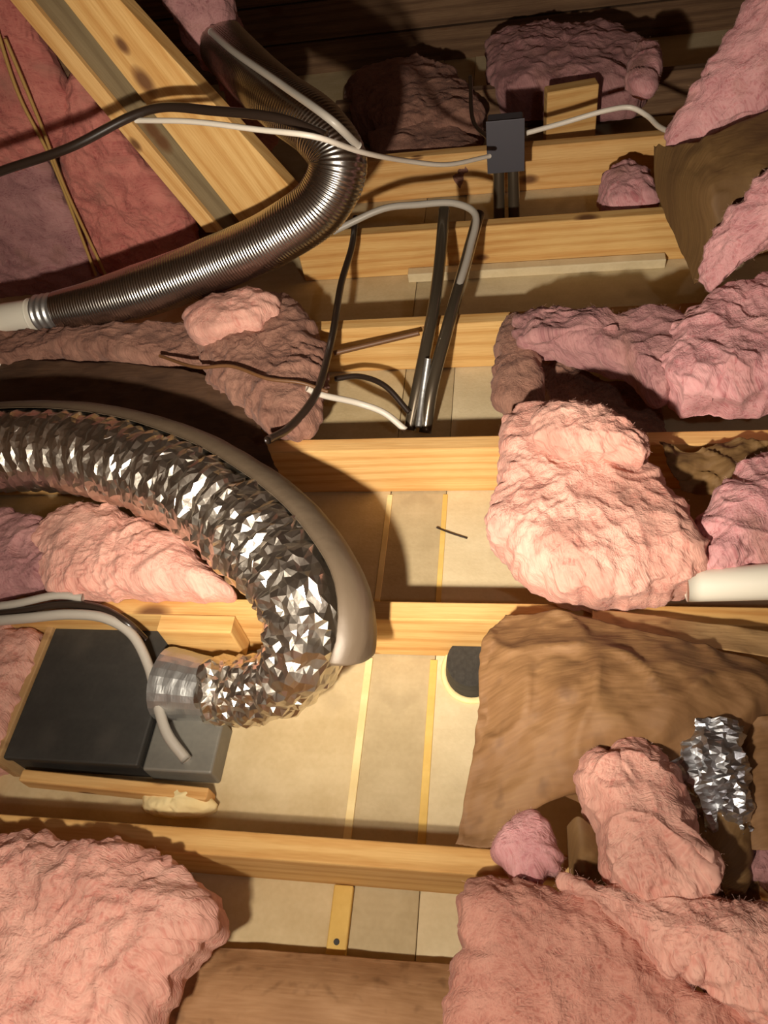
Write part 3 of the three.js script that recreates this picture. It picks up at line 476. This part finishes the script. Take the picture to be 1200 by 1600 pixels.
cable('electric_cable', [[-60, 292, .55], [0, 268, .57], [110, 230, .60], [205, 182, .63], [250, 168, .64], [330, 173, .64], [440, 186, .64], [510, 212, .62]], .010, blackCable, 'black cable crossing the knee wall and the sloped rafter');
cable('electric_cable', [[212, 188, .62], [300, 190, .63], [400, 202, .635], [490, 213, .63], [560, 236, .55], [640, 252, .42], [700, 257, .34], [765, 244, .28]], .0058, whiteCable, 'thin white cable sagging over the ribbed duct to the junction box');
cable('electric_cable', [[330, 50, .64], [365, 80, .645], [440, 132, .645], [520, 190, .63], [560, 228, .56]], .0085, greyCable, 'grey cable lying along the back of the ribbed duct');
cable('electric_cable', [[520, 362, .20], [600, 326, .24], [650, 320, .25], [712, 318, .26], [742, 334, .25], [735, 385, .22], [716, 450, .19], [702, 492, .16]], .009, greyCable, 'pale cable looping over the joists into the dark upright pipes');
cable('electric_cable', [[556, 340, .20], [550, 385, .19], [534, 440, .19], [516, 540, .2], [490, 622, .2], [452, 668, .2], [418, 688, .23]], .009, blackCable, 'thin dark cable hanging across the brownish batt to the duct jacket');
cable('electric_cable', [[478, 606, .21], [500, 616, .18], [560, 630, .12], [600, 645, .10], [634, 672, .07]], .0075, whiteCable, 'short white cable dipping behind the joist beside the pipes');
cable('electric_cable', [[250, 556, .20], [310, 574, .225], [360, 572, .235], [420, 592, .23], [470, 598, .22], [512, 612, .19]], .0042, brownCable, 'thin brown cable lying on the brownish batt');
cable('electric_cable', [[522, 552, .13], [580, 538, .14], [655, 520, .155]], .0065, brownCable, 'thin brown tube across the face of the knotty joist');  // thin brown tube across the joist face
cable('electric_cable', [[524, 592, .10], [560, 588, .11], [600, 602, .11], [640, 645, .07]], .007, blackCable, 'short black cable arching beside the feet of the upright pipes');
cable('electric_cable', [[822, 208, .25], [880, 192, .26], [950, 172, .28], [985, 168, .28], [1010, 180, .27], [1030, 198, .27], [1062, 212, .29]], .007, whiteCable, 'white cable looping from the junction box toward the rose roll');
cable('electric_cable', [[735, 120, .3], [740, 190, .26], [762, 215, .26]], .006, blackCable, 'dark cable dropping behind the junction box');
tag(mesh('crack_line', sweep(P([[682, 824, .003], [705, 833, .004], [730, 841, .003]]), .002, { seg: 16, rad_seg: 8 }), blackCable), 'tiny dark tube added for a crack in the bare drywall beside the salmon batt', 'wire');  // thin dark tube added to draw a crack line
const pipe = (pts, r, label, mat = pipeMat) => tag(mesh('conduit_pipe', sweep(P(pts), r, { seg: 60, rad_seg: 14 }), mat), label, 'pipe', 'dark upright pipes');
pipe([[694, 328, .22], [688, 400, .20], [678, 480, .18], [658, 580, .12], [640, 672, .03]], .015, 'dark conduit pipe on the far side of the pair, rising to the pale cable loop');
pipe([[748, 335, .21], [725, 420, .19], [700, 510, .17], [676, 600, .11], [664, 676, .03]], .015, 'dark conduit pipe of the pair leaning toward the junction box');
pipe([[655, 560, .14], [646, 620, .08], [640, 668, .04]].map(([x, y, h]) => [x + 14, y, h + .01]), .008, 'short steel pipe standing in for the silver highlight at the feet of the dark pair', steel);  // silver highlight on the conduit feet made as a steel pipe
// flat grey cable over the black housing
cable('flat_cable', [[-60, 975, .16], [40, 966, .165], [110, 960, .165], [165, 966, .16], [205, 990, .14], [232, 1040, .115], [246, 1100, .10], [262, 1148, .085], [292, 1188, .066]], .0095, greyCable, 'flat pale grey cable bending over the black housing lid', 'cable', { oval: 1.25 });
cable('electric_cable', [[-60, 952, .17], [20, 944, .175], [92, 930, .18], [130, 934, .17]], .008, greyCable, 'pale grey cable along the foot of the mauve batt');
cable('electric_cable', [[-60, 962, .165], [30, 955, .165], [100, 944, .165], [160, 952, .16], [200, 975, .15], [226, 1000, .11]], .008, blackCable, 'dark cable beside the flat grey cable at the joist');

// ---------------------------------------------------------------- lamps out of the frame
{
  const g = group('work_lamp', LAMP.clone(), 'work lamp with a round flood bulb and an added far-fill beam lens hanging on its cord', 'lamp');
  const glow = new THREE.MeshStandardMaterial({ color: 0xffffff, emissive: new THREE.Color(1, .88, .72), emissiveIntensity: 5 });
  mesh('bulb', new THREE.SphereGeometry(.024, 24, 16), glow, g);
  const s = new THREE.CylinderGeometry(.018, .022, .09, 20); s.translate(0, .07, 0); mesh('socket', s, blackMetal, g);
  const c = new THREE.CylinderGeometry(.004, .004, 1.15, 10); c.translate(0, .69, 0); mesh('cord', c, blackCable, g);
  const d = AIM.clone().sub(LAMP).normalize(), q = new THREE.Quaternion().setFromUnitVectors(V(0, 1, 0), d);
  const l = new THREE.CylinderGeometry(.02, .02, .008, 24); l.translate(0, .076, 0); l.applyQuaternion(q); mesh('beam_lens', l, glow, g);
  const b = new THREE.CylinderGeometry(.026, .016, .05, 24); b.translate(0, .045, 0); b.applyQuaternion(q); mesh('beam_head', b, blackMetal, g);
}
{
  const g = group('added_fill_bulb', FILL.clone(), 'added unseen fill light shaped as a bare bulb on a cord', 'lamp');
  const glow = new THREE.MeshStandardMaterial({ color: 0xffffff, emissive: new THREE.Color(1, .9, .84), emissiveIntensity: 5 });
  mesh('bulb', new THREE.SphereGeometry(.035, 24, 16), glow, g);
  const s = new THREE.CylinderGeometry(.02, .02, .07, 20); s.translate(0, .07, 0); mesh('socket', s, blackMetal, g);
  const c = new THREE.CylinderGeometry(.004, .004, .36, 10); c.translate(0, .28, 0); mesh('cord', c, blackCable, g);
}
renderer.render(scene, camera);
